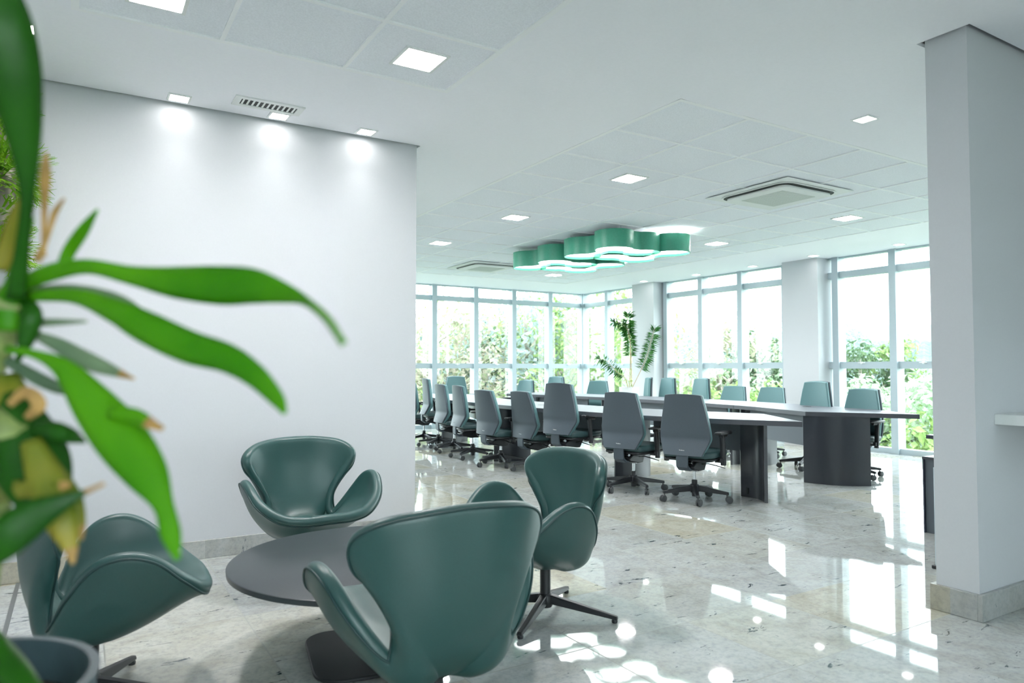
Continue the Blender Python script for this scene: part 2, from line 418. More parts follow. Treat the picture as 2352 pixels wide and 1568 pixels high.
for x in (.51, 1.11, 1.71):
    ld = bpy.data.lights.new('wall_wash_lamp', 'SPOT'); ld.energy = W_WASH; ld.spot_size = R(92); ld.spot_blend = 1.0; ld.shadow_soft_size = .03; ld.color = (1, .99, .98)
    lo = bpy.data.objects.new('wall_wash_lamp', ld); C.objects.link(lo); lo.location = (x, YW-.135, HC-.012); lo.rotation_euler = (R(-8), 0, 0)

# air vent
v = empty('air_vent', (1.01, 4.60, HC), 0, 'white louvred air vent in the ceiling above the wall spotlights', 'vent')
b = MB()
for a in ((-.21,.21,-.085,-.05),(-.21,.21,.05,.085),(-.21,-.17,-.05,.05),(.17,.21,-.05,.05)): b.box(*a, -.008, 0)
b.build('frame', 'white', v, fix=False)
b = MB(); b.box(-.17, .17, -.05, .05, -.0022, -.0002); b.build('dark_opening', 'slot_shade', v)
for i in range(11):
    b = MB(); x = -.155+.031*i
    b.box(x-.006, x+.006, -.05, .05, -.0035, -.002, Matrix.Translation((0,0,-.0015)) ); b.build('slat', 'white', v)
# cassette air conditioners
def rrect(h, r, n=8):
    return [(sx*(h-r)+r*math.cos(a), sy*(h-r)+r*math.sin(a)) for (sx, sy, a0) in ((1,1,0),(-1,1,PI/2),(-1,-1,PI),(1,-1,3*PI/2)) for a in [a0+PI/2*k/n for k in range(n+1)]]
AC = empty('cassette_air_conditioner', (RX+4*T, RY+2*T, HC-.0035), 0, 'square ceiling cassette air conditioner with a dark curved air slot, right of the green lamps', 'air conditioner', 'cassette air conditioners')
b = MB(); b.box(-.475, .475, -.475, .475, -.006, -.0005); b.build('panel', 'white', AC, bevel=.006)
b = MB(); b.prism(rrect(.405, .13), -.014, -.0095); b.build('outer_ring', 'white', AC, bevel=.004)
b = MB(); b.prism(rrect(.388, .12), -.0155, -.0135); b.build('air_slot', 'slot_shade', AC)
b = MB(); b.prism(rrect(.350, .07), -.040, -.015); b.build('front_plate', 'white', AC, bevel=.008)
b = MB(); b.box(-.235, .235, -.235, .235, -.0425, -.0395)
for i in range(18): b.box(-.22, .22, -.222+.0255*i, -.214+.0255*i, -.0445, -.042)
b.build('intake_grille', 'offwhite', AC, fix=False)
dup(AC, (RX+4*T, RY+11*T, HC-.0035), 0, 'far ceiling cassette air conditioner left of the green lamps, seen edge on')

# green pendant lamps: three-lobed L shaped drums
def smin(a, b, k):
    h = max(k-abs(a-b), 0)/k; return min(a, b)-h*h*k*.25
LOB = [(0, .62), (0, 0), (.42, 0)]; LR = .232
def sdf(x, y):
    ds = [math.hypot(x-a, y-b)-LR for a, b in LOB]
    def cap(a, b, r):
        vx, vy = b[0]-a[0], b[1]-a[1]; t = max(0, min(1, ((x-a[0])*vx+(y-a[1])*vy)/(vx*vx+vy*vy)))
        return math.hypot(x-a[0]-vx*t, y-a[1]-vy*t)-r
    ds += [cap(LOB[0], LOB[1], .085), cap(LOB[1], LOB[2], .10)]
    d = ds[0]
    for e in ds[1:]: d = smin(d, e, .05)
    return d
def lamp_outline(n=120):
    # walk round the capsule chain and settle on the smooth outline
    off = LR; pts = []
    import itertools
    a, b, c = LOB
    raw = []
    for t in np.linspace(0, PI, 24): raw.append((a[0]+off*math.cos(t), a[1]+off*math.sin(t)))
    for t in np.linspace(0, 1, 20)[1:-1]: raw.append((a[0]-off, a[1]+(b[1]-a[1])*t))
    for t in np.linspace(PI, 1.5*PI, 14): raw.append((b[0]+off*math.cos(t), b[1]+off*math.sin(t)))
    for t in np.linspace(0, 1, 14)[1:-1]: raw.append((b[0]+(c[0]-b[0])*t, -off))
    for t in np.linspace(-PI/2, PI/2, 24): raw.append((c[0]+off*math.cos(t), c[1]+off*math.sin(t)))
    for t in np.linspace(0, 1, 8)[1:]: raw.append((c[0]+(off-c[0])*t, off))
    for t in np.linspace(0, 1, 14)[1:-1]: raw.append((off, off+(a[1]-off)*t))
    for x, y in raw:
        for _ in range(30):
            d = sdf(x, y); e = 1e-4
            gx, gy = (sdf(x+e, y)-d)/e, (sdf(x, y+e)-d)/e; g = gx*gx+gy*gy+1e-9
            x -= .7*d*gx/g; y -= .7*d*gy/g
        pts.append((x, y))
    return pts
OUT = lamp_outline(); OUT = spline(OUT, 2, True)[:, :2]
def inset(P, d):
    n = len(P); Q = []
    for i in range(n):
        t = P[(i+1)%n]-P[i-1]; t = t/np.linalg.norm(t); Q.append(P[i]+d*np.array((-t[1], t[0])))
    return np.array(Q)
INN = inset(OUT, .006)
GL = empty('pendant_lamp', (5.40, 6.50, 2.59))
nn = len(OUT); b = MB(); H = .215
vs = [(x,y,0) for x,y in OUT]+[(x,y,H) for x,y in OUT]+[(x,y,0) for x,y in INN]+[(x,y,H) for x,y in INN]
fs = []
for i in range(nn):
    j = (i+1)%nn
    fs += [(i,j,nn+j,nn+i), (2*nn+j,2*nn+i,3*nn+i,3*nn+j), (j,i,2*nn+i,2*nn+j), (nn+i,nn+j,3*nn+j,3*nn+i)]
b.add(vs, fs); b.build('shade', 'green_band', GL, smooth=40)
b = MB(); b.prism([tuple(p) for p in inset(OUT, .0065)], .030, .040); b.build('diffuser', 'glow_pendant', GL)
b = MB(); b.prism([tuple(p) for p in inset(OUT, .0065)], H-.012, H-.002); b.build('back_plate', 'white', GL)
for (x, y) in ((-.12, .7), (.0, -.12), (.5, .08)):
    b = MB(); b.tube([(x, y, H-.004), (x, y, 2.86-2.59)], .0022, 6); b.build('cable', 'chrome', GL)
for (x, y) in ((-.232, .62), (-.06, -.226), (-.226, .05), (.42, -.233)):
    b = MB(); b.lathe([(.0035, -.002), (.0035, .003)], 8, Matrix.Translation((x, y, H-.03)) @ Matrix.Rotation(PI/2, 4, 'Y')); b.build('rivet', 'chrome', GL)
GL['category'] = 'pendant lamp'; grp = 'green three-lobed pendant lamps'
GL['label'] = 'green drum lamp in front, its big lobe tallest of all the green lamps'; GL['group'] = grp
dup(GL, (5.40, 7.72, 2.59), 0, 'green drum lamp at the left end of the lamp cluster', grp)
dup(GL, (6.17, 6.98, 2.59), PI, 'green drum lamp at the right end of the lamp cluster, under a bright ceiling light', grp)
dup(GL, (6.17, 8.19, 2.59), PI, 'green drum lamp low in the middle, behind and between the other green lamps', grp)

# ------------------------------------------------------------------ swan lounge chair
def build_swan():
    root = empty('swivel_lounge_chair')
    rim = [(0,.365,.405),(.13,.360,.405),(.235,.325,.425),(.315,.255,.485),(.348,.17,.555),(.355,.09,.580),(.340,.01,.555),(.300,-.05,.475),(.245,-.085,.390),
           (.195,-.105,.335),(.178,-.130,.375),(.192,-.138,.460),(.245,-.122,.560),(.297,-.102,.645),(.300,-.108,.700),(.238,-.155,.745),(.12,-.195,.765),(0,-.200,.770)]
    m1  = [(0,.16,.320),(.05,.16,.320),(.10,.15,.315),(.14,.13,.305),(.17,.09,.295),(.175,.03,.280),(.165,-.02,.265),(.15,-.06,.255),(.135,-.085,.248),
           (.12,-.105,.242),(.105,-.125,.236),(.09,-.14,.230),(.08,-.155,.225),(.07,-.165,.222),(.06,-.17,.220),(.045,-.175,.218),(.02,-.178,.217),(0,-.178,.216)]
    m2  = [(0,.28,.400),(.10,.28,.400),(.19,.255,.390),(.27,.20,.380),(.325,.135,.39),(.33,.06,.385),(.30,-.01,.365),(.255,-.05,.332),(.22,-.075,.300),
           (.195,-.100,.278),(.182,-.140,.290),(.180,-.180,.335),(.178,-.193,.405),(.172,-.204,.470),(.157,-.208,.515),(.11,-.212,.55),(.06,-.214,.565),(0,-.215,.57)]
    n = 7
    r, a, c = (spline(x, n) for x in (rim, m1, m2))
    def full(x):
        y = x[1:-1][::-1].copy(); y[:, 0] *= -1
        return np.vstack([x, y])
    r, a, c = full(r), full(a), full(c); K = len(r)
    P0 = np.array((0, .02, .312)); SN = 20
    ts = np.linspace(0, 1, SN+1)[1:]
    mid = np.zeros((SN, K, 3))
    for s, t in enumerate(ts):
        mid[s] = (1-t)**3*P0+3*(1-t)**2*t*a+3*(1-t)*t*t*c+t**3*r
    # light smoothing along the ring
    for s in range(SN-1):
        for _ in range(int(3+22*(1-ts[s])**.7)): mid[s] = .5*mid[s]+.25*(np.roll(mid[s],1,0)+np.roll(mid[s],-1,0))
    nor = np.zeros_like(mid)
    for s in range(SN):
        du = np.roll(mid[s],-1,0)-np.roll(mid[s],1,0)
        prev = mid[s-1] if s else np.repeat(P0[None], K, 0)
        nxt = mid[s+1] if s+1 < SN else mid[s]
        dv = nxt-prev
        q = np.cross(dv, du); nor[s] = q/(np.linalg.norm(q, axis=1)[:, None]+1e-9)
    for s in range(SN):
        for _ in range(3): nor[s] = nor[s]*.5+.25*(np.roll(nor[s],1,0)+np.roll(nor[s],-1,0))
        nor[s] /= np.linalg.norm(nor[s], axis=1)[:, None]
    if nor[1][0][2] < 0: nor = -nor        # front normals point up
    tan = np.roll(r,-1,0)-np.roll(r,1,0); tan /= np.linalg.norm(tan, axis=1)[:, None]
    e = np.cross(nor[-1], tan)
    out = mid[-1]-mid[-3]
    sgn = np.sign(np.sum(e*out, 1)); e *= sgn[:, None]
    for _ in range(2): e = .5*e+.25*(np.roll(e,1,0)+np.roll(e,-1,0))
    e /= np.linalg.norm(e, axis=1)[:, None]
    def hi(t): return .045*(1-t)**1.5+.026          # half thickness
    lay = []
    for s in range(SN-1, -1, -1)[::-1] if False else range(SN): pass
    rows = []
    P0n = np.array((0, -.02, 1.0)); P0n /= np.linalg.norm(P0n)
    for s in range(SN): rows.append(mid[s]+nor[s]*hi(ts[s])*(.75 if ts[s] < .8 else .75+.25*(ts[s]-.8)/.2))
    h = hi(1.0)
    for ph in np.linspace(0, PI, 9)[1:-1]:
        rows.append(mid[-1]+nor[-1]*h*math.cos(ph)+e*h*.95*math.sin(ph))
    pip = len(rows)-1
    outer = np.array([mid[s]-nor[s]*hi(ts[s]) for s in range(SN)]); pole = P0-P0n*.082
    for _ in range(30):           # relax the underside so that it runs as one smooth bowl
        o2 = outer.copy()
        for s in range(SN-1):
            dn = outer[s-1] if s else np.repeat(pole[None], K, 0)
            o2[s] = .4*outer[s]+.15*(np.roll(outer[s],1,0)+np.roll(outer[s],-1,0))+.15*(dn+outer[s+1])
        outer = o2; pole = .6*pole+.4*outer[0].mean(0)
    drop = float(pole[2])-.222
    for s in range(SN):
        wgt = (1-ts[s])**1.2; outer[s][:, 2] -= drop*wgt
    for s, q in ((0, 1.), (1, .8), (2, .6), (3, .35), (4, .15)): outer[s][:, 2] = outer[s][:, 2]*(1-q)+outer[s][:, 2].mean()*q
    pole[2] = outer[0][:, 2].mean()-.0005
    for s in range(SN-1, -1, -1): rows.append(outer[s])
    vs = [tuple(P0+P0n*.035)]+[tuple(p) for row in rows for p in row]+[tuple(pole)]
    fs = [(0, 1+(j+1)%K, 1+j) for j in range(K)]
    for i in range(len(rows)-1):
        for j in range(K):
            fs.append((1+i*K+j, 1+i*K+(j+1)%K, 1+(i+1)*K+(j+1)%K, 1+(i+1)*K+j))
    last = 1+(len(rows)-1)*K; fs += [(last+j, last+(j+1)%K, len(vs)-1) for j in range(K)]
    b = MB(); b.add(vs, fs); b.build('upholstered_shell', 'leather', root, smooth=True, sub=1)
    ph = PI*.86
    path = mid[-1]+nor[-1]*h*math.cos(ph)*1.07+e*h*1.0*math.sin(ph)
    path = [Vector(p) for p in path]; path.append(path[0])
    b = MB(); b.tube(path, .0042, 6, cap=False); b.build('piping', 'seam', root, smooth=True)
    zb = .235
    b = MB(); b.lathe([(.026, .055), (.026, zb)], 20); b.lathe([(.045, zb-.012), (.075, zb+.008)], 20); b.build('column', 'black_metal', root, smooth=40)
    b = MB(); b.lathe([(.032, .035), (.040, .05), (.040, .085), (.030, .10)], 20); b.build('hub', 'black_metal', root, smooth=40)
    base = empty('star_base', (0, 0, 0)); base.parent = root
    for k in range(4):
        q = Matrix.Rotation(PI/4+k*PI/2, 4, 'Z')
        b = MB()
        L0, L1 = .02, .36
        p = [(L0,-.022,.055),(L1,-.014,.014),(L1,.014,.014),(L0,.022,.055),(L0,-.018,.098),(L1,-.011,.030),(L1,.011,.030),(L0,.018,.098)]
        b.add([q @ Vector(v) for v in p], [(0,3,2,1),(4,5,6,7),(0,1,5,4),(1,2,6,5),(2,3,7,6),(3,0,4,7)])
        lg = b.build('leg', 'black_metal', base, bevel=.004)
        b = MB(); b.lathe([(.013, 0), (.015, .008), (.012, .016)], 14, q @ Matrix.Translation((L1-.016, 0, 0)))
        b.build('glide', 'black_plastic', base, smooth=40)
    root['category'] = 'armchair'; return root
SW = build_swan()
sw_group = 'teal leather swivel lounge chairs around the low table'
swans = [((1.0, 2.10, 0), R(0), 'teal leather lounge chair in the foreground, seen from behind', 0, 1.0),
         ((1.13, 4.08, 0), R(180+2), 'teal leather lounge chair against the white wall, facing the camera', R(-65), 1.0),
         ((1.98, 2.92, 0), R(90), 'teal leather lounge chair right of the low table, before the office chairs', R(-8), 1.0),
         ((.065, 2.99, 0), R(-91), 'teal leather lounge chair at the lower left, partly behind the plant leaves', R(20), 1.0)]
for i, (loc, rz, lab, br, s) in enumerate(swans):
    o = SW if i == 0 else dup(SW, loc, rz)
    o.location = loc; o.rotation_euler = (0, 0, rz); o['label'] = lab; o['group'] = sw_group
    for ch in o.children:
        if ch.name.startswith('star_base'): ch.rotation_euler = (0, 0, br)

# ------------------------------------------------------------------ low round table
tb = empty('coffee_table', (1.10, 2.90, 0), 0, 'low round dark grey table between the teal lounge chairs', 'table')
b = MB(); b.lathe([(.575, .378), (.59, .382), (.592, .402), (.588, .405)], 96); b.build('tabletop', 'table_dark', tb, smooth=40)
b = MB(); b.lathe([(.035, .015), (.035, .37)], 24); b.lathe([(.16, .368), (.16, .378)], 24); b.build('column', 'black_metal', tb, smooth=40)
b = MB(); b.prism([(x*1, y*1) for x, y in rrect(.27, .11, 10)], .006, .020, Matrix.Rotation(R(-10), 4, 'Z')); b.build('base_plate', 'black_metal', tb, bevel=.004)
for sx in (-1, 1):
    for sy in (-1, 1):
        b = MB(); b.lathe([(.012, 0), (.012, .007)], 12, Matrix.Rotation(R(-10), 4, 'Z') @ Matrix.Translation((.2*sx, .2*sy, 0))); b.build('levelling_foot', 'chrome', tb)

# ------------------------------------------------------------------ office chair
def profile_sheet(prof, t0, t1, curve=.025, nx=10):
    """sheet with half width per height: prof rows (y, z, hw); thickness from y+t0 to y+t1 (forward)"""
    P = spline([(y, z, hw) for y, z, hw in prof], 4); k = len(P)
    rows = []
    for off in (t0, t1):
        for y, z, hw in P:
            rows.append([(hw*u, y+off+curve*(u*u), z-.010*u*u*(1 if z > .9 else 0)) for u in np.linspace(-1, 1, nx)])
    vs = [p for r in rows for p in r]; fs = []
    for i in range(k-1):
        for j in range(nx-1):
            a = i*nx+j; fs.append((a, a+1, a+nx+1, a+nx)); a += k*nx; fs.append((a, a+nx, a+nx+1, a+1))
    o = k*nx
    for i in range(k-1):
        fs.append((i*nx, (i+1)*nx, o+(i+1)*nx, o+i*nx)); e = nx-1
        fs.append((i*nx+e, o+i*nx+e, o+(i+1)*nx+e, (i+1)*nx+e))
    for j in range(nx-1):
        fs.append((j, o+j, o+j+1, j+1)); a = (k-1)*nx+j; fs.append((a, a+1, o+a+1, o+a))
    return vs, fs
def build_office(lift=0.0, rec=0.0, name='office_chair'):
    root = empty(name)
    prof = [(-.262,.425,.178),(-.240,.49,.205),(-.215,.565,.232),(-.222,.62,.234),(-.235,.72,.219),(-.253,.84,.196),(-.274,.965,.170)]
    Q = Matrix.Translation((0, -.2, .5+lift)) @ Matrix.Rotation(rec, 4, 'X') @ Matrix.Translation((0, .2, -.5))
    def put(vs): return [Q @ Vector(v) for v in vs]
    vs, fs = profile_sheet(prof, -.012, .010); b = MB(); b.add(put(vs), fs)
    bk = b.build('back_shell', 'shell_grey', root, smooth=50, bevel=.004)
    prof2 = [(y, z, hw*.985) for y, z, hw in prof]
    vs, fs = profile_sheet(prof2, .016, .058); b = MB(); b.add(put(vs), fs); b.build('backrest_cushion', 'chair_fabric', root, smooth=50, bevel=.010)
    # maker's small white mark low on the shell: an unreadable light strip of letters
    cu = bpy.data.curves.new('mark', 'FONT'); cu.body = 'Flexform'; cu.size = .0135; cu.align_x = 'CENTER'; cu.extrude = .0004; cu.offset = .0004
    to = bpy.data.objects.new('mark', cu); me = bpy.data.meshes.new_from_object(to); bpy.data.objects.remove(to)
    me.materials.append(M['text']); mk = bpy.data.objects.new('maker_mark', me); C.objects.link(mk); mk.parent = bk
    mk.matrix_local = Q @ Matrix.Translation((0, -.2585, .468)) @ Matrix.Rotation(R(18), 4, 'X') @ Matrix.Rotation(PI/2, 4, 'X')
    # bracket under the back
    b = MB(); z = lift
    pth = [(-.245, .47), (-.255, .40), (-.250, .335), (-.20, .30), (-.05, .30)]
    w2 = .055; vs = []; fs = []
    for y, zz in pth: vs += [(-w2, y-.009, zz+z-.008), (w2, y-.009, zz+z-.008), (w2, y+.009, zz+z+.008), (-w2, y+.009, zz+z+.008)]
    for i in range(len(pth)-1):
        for j in range(4): fs.append((4*i+j, 4*i+(j+1)%4, 4*i+4+(j+1)%4, 4*i+4+j))
    fs += [(0,1,2,3), (4*len(pth)-4+3, 4*len(pth)-4+2, 4*len(pth)-4+1, 4*len(pth)-4)]
    b.add(vs, fs); b.build('back_bracket', 'shell_grey', root, bevel=.004)
    # mechanism
    b = MB(); b.prism([(-.16,.30+z),(-.03,.275+z),(.06,.275+z),(.12,.36+z),(-.12,.36+z),(-.19,.325+z)], -.075, .075, Matrix(((0,0,1,0),(1,0,0,0),(0,1,0,0),(0,0,0,1))))
    b.build('tilt_mechanism', 'black_plastic', root, bevel=.008)
    b = MB(); b.prism([(-.19,.36+z),(-.05,.27+z),(-.02,.27+z),(-.02,.285+z),(-.17,.38+z)], -.058, .058, Matrix(((0,0,1,0),(1,0,0,0),(0,1,0,0),(0,0,0,1))))
    b.build('mechanism_bracket', 'chrome', root, bevel=.003)
    b = MB(); b.tube([(.05, 0, .33+z), (.14, -.02, .345+z), (.22, -.03, .335+z), (.30, -.03, .32+z)], [.006,.008,.010,.006], 8, flat=.5); b.build('lever', 'black_plastic', root, smooth=True)
    # seat
    b = MB(); b.prism([(-.225,-.14),(-.19,-.20),(.19,-.20),(.225,-.14),(.235,.10),(.20,.25),(-.20,.25),(-.235,.10)], .375+z, .40+z); b.build('seat_pan', 'black_plastic', root, bevel=.01)
    b = MB(); b.prism([(-.235,-.14),(-.20,-.205),(.20,-.205),(.235,-.14),(.245,.10),(.21,.26),(-.21,.26),(-.245,.10)], .40+z, .462+z); b.build('seat_cushion', 'seat_fabric', root, bevel=.024, seg=4)
    # arms
    for s in (-1, 1):
        b = MB(); b.box(s*.235-.03, s*.235+.03, -.03, .03, .362+z, .376+z); b.box(min(s*.25,s*.285), max(s*.25,s*.285), -.03, .03, .365+z, .40+z)
        b.tube([(s*.272, .0, .34+z), (s*.272, -.01, .50+z), (s*.272, -.02, .60+z)], .019, 10, flat=1.3)
        b.tube([(s*.272, -.06, .60+z), (s*.272, .06, .60+z)], .016, 8)
        ar = b.build('armrest', 'black_plastic', root, smooth=40)
        b = MB(); b.prism([(s*.272+x, y) for x, y in [(-.03,-.12),(.03,-.12),(.045,-.02),(.045,.09),(.03,.13),(-.03,.13),(-.045,.09),(-.045,-.02)]], .612+z, .636+z); b.build('arm_pad', 'black_plastic', ar, bevel=.009, seg=3)
    # gas lift and star base
    b = MB(); b.lathe([(.024, .04), (.026, .06), (.026, .185), (.021, .19)], 16); b.build('lift_sleeve', 'black_plastic', root, smooth=40)
    b = MB(); b.lathe([(.014, .18), (.014, .28+z)], 14); b.build('gas_lift', 'chrome', root, smooth=40)
    base = empty('star_base'); base.parent = root
    b = MB(); b.lathe([(.036, .075), (.045, .09), (.042, .14), (.033, .15)], 16); b.build('hub', 'black_plastic', base, smooth=40)
    for k in range(5):
        q = Matrix.Rotation(2*PI*k/5, 4, 'Z')
        b = MB(); p = [(.02,-.026,.09),(.30,-.017,.072),(.30,.017,.072),(.02,.026,.09),(.02,-.020,.142),(.30,-.012,.097),(.30,.012,.097),(.02,.020,.142)]
        b.add([q @ Vector(v) for v in p], [(0,3,2,1),(4,5,6,7),(0,1,5,4),(1,2,6,5),(2,3,7,6),(3,0,4,7)])
        b.build('leg', 'black_plastic', base, bevel=.005)
        b = MB(); sw = 2.1*k+.4; q2 = q @ Matrix.Translation((.285, 0, 0)) @ Matrix.Rotation(sw, 4, 'Z')
        b.lathe([(.006, .04), (.006, .078)], 8, q2)
        for s in (-1, 1):
            w3 = q2 @ Matrix.Translation((.018, s*.012, .0305)) @ Matrix.Rotation(PI/2, 4, 'X')
            b.lathe([(.022, -.0085), (.030, -.006), (.030, .006), (.022, .0085)], 18, w3)
        b.box(-.006, .028, -.005, .005, .03, .052, q2)
        b.build('caster', 'caster', base, smooth=35)
    root['category'] = 'office chair'
    return root
O_LOW = build_office(-.03, R(3)); O_MID = build_office(0, R(-3)); O_UP = build_office(.07, R(-5))
used = set()
def office(proto, x, y, deg, label, group, base=0.0):
    """x, y the foot of the column, deg the facing direction in plan"""
    rz = R(deg)-PI/2
    if id(proto) in used: o = dup(proto, (x, y, 0), rz)
    else: o = proto; used.add(id(proto)); o.location = (x, y, 0); o.rotation_euler = (0, 0, rz)
    o['label'] = label; o['group'] = group
    for ch in o.children:
        if ch.name.startswith('star_base'): ch.rotation_euler = (0, 0, R(base))
    return o
G1 = 'office chairs along the near side of the meeting table'; G2 = 'office chairs along the window side of the meeting table'
office(O_MID, 4.79, 4.66, 20, 'grey-backed office chair nearest the camera, at the tapered end of the near table', G1, 12)
office(O_MID, 4.68, 5.36, 16, 'grey-backed office chair second from the right in the near row', G1, 40)
office(O_UP, 4.56, 6.22, 12, 'tall-backed grey office chair, third from the right in the near row', G1, 5)
office(O_LOW, 4.62, 6.95, 2, 'office chair fourth from the right in the near row, left of the tall-backed one', G1, 30)
office(O_LOW, 4.47, 7.56, 4, 'office chair fifth from the right in the near row', G1, 50)
office(O_MID, 4.52, 8.38, -8, 'office chair sixth from the right in the near row, turned to show its teal side', G1, 20)
office(O_MID, 4.62, 9.12, -6, 'office chair third from the white wall edge in the near row', G1, 0)
office(O_UP, 4.72, 9.85, -14, 'office chair second from the white wall edge in the near row', G1, 33)
office(O_MID, 4.80, 10.55, -10, 'office chair right beside the white wall edge, mostly hidden by the wall', G1, 10)
office(O_MID, 7.32, 4.75, 178, 'teal office chair at the window end of the far table, nearest the right windows', G2, 25)
office(O_UP, 7.42, 5.42, 172, 'teal office chair in front of the white pillar on the window side', G2, 48)
office(O_LOW, 7.98, 6.50, 186, 'low leaning teal office chair left of the white pillar', G2, 20)
office(O_LOW, 8.02, 7.20, 186, 'low leaning teal office chair fourth from the right on the window side', G2, 5)
office(O_UP, 8.05, 7.88, 166, 'upright teal office chair in the middle of the window side', G2, 60)
office(O_UP, 8.05, 8.60, 168, 'upright teal office chair right of the one beside the potted plant', G2, 15)
office(O_UP, 8.05, 9.10, 148, 'narrow looking teal office chair just right of the white planter', G2, 33)
office(O_MID, 7.85, 10.05, 205, 'wide looking teal office chair left of the white planter', G2, 22)
office(O_UP, 7.42, 10.80, 190, 'teal office chair peeking over the tall grey-backed near chair', G2, 3)
office(O_MID, 7.10, 11.35, 192, 'teal office chair on the far side, second from the far head of the table', G2, 44)
office(O_UP, 6.15, 11.95, 262, 'teal office chair at the far head of the table, facing the camera', G2, 30)

# ------------------------------------------------------------------ meeting table: six worktops on curved legs
def edge_curve(side, inner):
    """x offset from centre line for y positions"""
    ys_o = [3.88, 4.45, 5.10, 6.0, 7.0, 8.3, 9.3, 10.2, 11.0, 11.6]; of_o = [.90, 1.24, 1.50, 1.64, 1.70, 1.70, 1.64, 1.45, 1.15, .85]
    ys_i = [4.75, 5.2, 5.6, 6.1, 7.0, 8.3, 9.3, 10.0, 10.8]; of_i = [.33, .48, .62, .72, .84, .84, .74, .58, .33]
    return (ys_i, of_i) if inner else (ys_o, of_o)
CX = 6.17
cuts = [3.0, 6.03, 9.0, 12.5]
def module(side, k):
    yo, oo = edge_curve(side, False); yi, oi = edge_curve(side, True); a, b = cuts[k], cuts[k+1]
    def seg(ys, os_):
        lo, hi = max(a, ys[0]), min(b, ys[-1]); t = np.linspace(lo, hi, 14)
        return [(CX+side*float(np.interp(y, ys, os_)), float(y)) for y in t]
    e = .0015
    po, pi = seg(yo, oo), seg(yi, oi)
    return po+pi[::-1], po, pi
names = {(-1,0): 'near end worktop of the meeting table on the camera side, its tip pointing right',
         (-1,1): 'middle worktop of the meeting table on the camera side', (-1,2): 'far worktop of the meeting table on the camera side, near the white wall edge',
         (1,0): 'window side end worktop of the meeting table, its long tip pointing right', (1,1): 'middle worktop of the meeting table on the window side',
         (1,2): 'far worktop of the meeting table on the window side'}
def curved_leg(p0, p1, bulge, t=.03, z1=.697, hole=False, parent=None):
    p0, p1 = Vector((*p0, 0)), Vector((*p1, 0)); d = p1-p0; Ln = d.length; d.normalize(); nrm = Vector((d.y, -d.x, 0))
    vs = []; n = 22
    for i in range(n+1):
        u = i/n; o = bulge*(1-(2*u-1)**2); c = p0+d*Ln*u+nrm*o
        g = -bulge*4*(2*u-1)/Ln; tn = (d+nrm*g).normalized(); q = Vector((tn.y, -tn.x, 0))
        for s, z in ((.5,0),(.5,z1),(-.5,z1),(-.5,0)): vs.append(c+q*t*s+Vector((0,0,z)))
    fs = [(4*i+j, 4*i+(j+1)%4, 4*i+4+(j+1)%4, 4*i+4+j) for i in range(n) for j in range(4)]+[(0,1,2,3),(4*n+3,4*n+2,4*n+1,4*n)]
    b = MB(); b.add(vs, fs); lg = b.build('leg', 'leg_dark', parent, smooth=40)
    if hole:
        b = MB(); c = p0+d*Ln*.85+nrm*(bulge*(1-.49)-t*.5-.001*(1 if bulge > 0 else 1))
        ang = math.atan2(d.y, d.x); q = Matrix.Translation(c) @ Matrix.Rotation(ang, 4, 'Z')
        b.box(-.028, .028, -.002, .002, .03, .085, q); b.build('cable_hole', 'slot_shade', lg)
for (side, k), lab in names.items():
    rt = empty('meeting_table', (0,0,0), 0, lab, 'table', 'worktops of the meeting table')
    poly, po, pi = module(side, k)
    shr = []
    cy = sum(p[1] for p in poly)/len(poly)
    poly = [(x, cy+(y-cy)*.9985) for x, y in poly]
    b = MB(); b.prism(poly, .696, .738); b.build('edge_board', 'table_edge', rt)
    b = MB(); b.prism(poly, .7381, .741); b.build('tabletop', 'table_top', rt)
    # modesty board hanging below, set in from the inner edge
    ms = []
    for x, y in pi: ms.append((x+side*.10, y))
    ms = [m for m in ms if cuts[k]+.12 < m[1] < cuts[k+1]-.12]
    if k == 0: ms = ms[1:]
    b = MB(); q = ms+[(x+side*.02, y) for x, y in ms[::-1]]; b.prism(q, .37, .697); b.build('modesty_panel', 'modesty', rt)
    if side == 1:
        if k == 0: legs = [((6.54,4.80),(6.90,4.30),.09)]
        elif k == 1: legs = [((6.93,6.12),(7.45,6.02),-.05), ((7.0,8.75),(7.55,8.80),.05)]
        else: legs = [((6.75,10.2),(7.25,10.5),-.06)]
        if k == 0: legs.append(((6.90,5.95),(7.46,5.88),.04))
    else:
        if k == 0: legs = [((5.24,4.24),(5.34,4.60),.06), ((4.92,5.93),(5.45,5.98),.05)]
        elif k == 1: legs = [((4.60,7.95),(5.05,7.80),.05)]
        else: legs = [((4.95,10.2),(5.5,10.4),.06)]
    for i, (a, c, bu) in enumerate(legs):
        curved_leg(a, c, bu, parent=rt, hole=(side == -1 and k == 0 and i == 0))
    # round cable grommet in the top
    gx, gy = {(1,0): (7.35, 5.35), (-1,0): (5.15, 5.2), (1,1): (7.55, 7.3), (-1,1): (4.9, 7.3), (1,2): (7.1, 10), (-1,2): (5.2, 10)}[(side, k)]
    b = MB(); b.lathe([(.05, .7412), (.048, .7435)], 24, cx=gx, cy=gy); b.build('cable_grommet', 'black_plastic', rt)

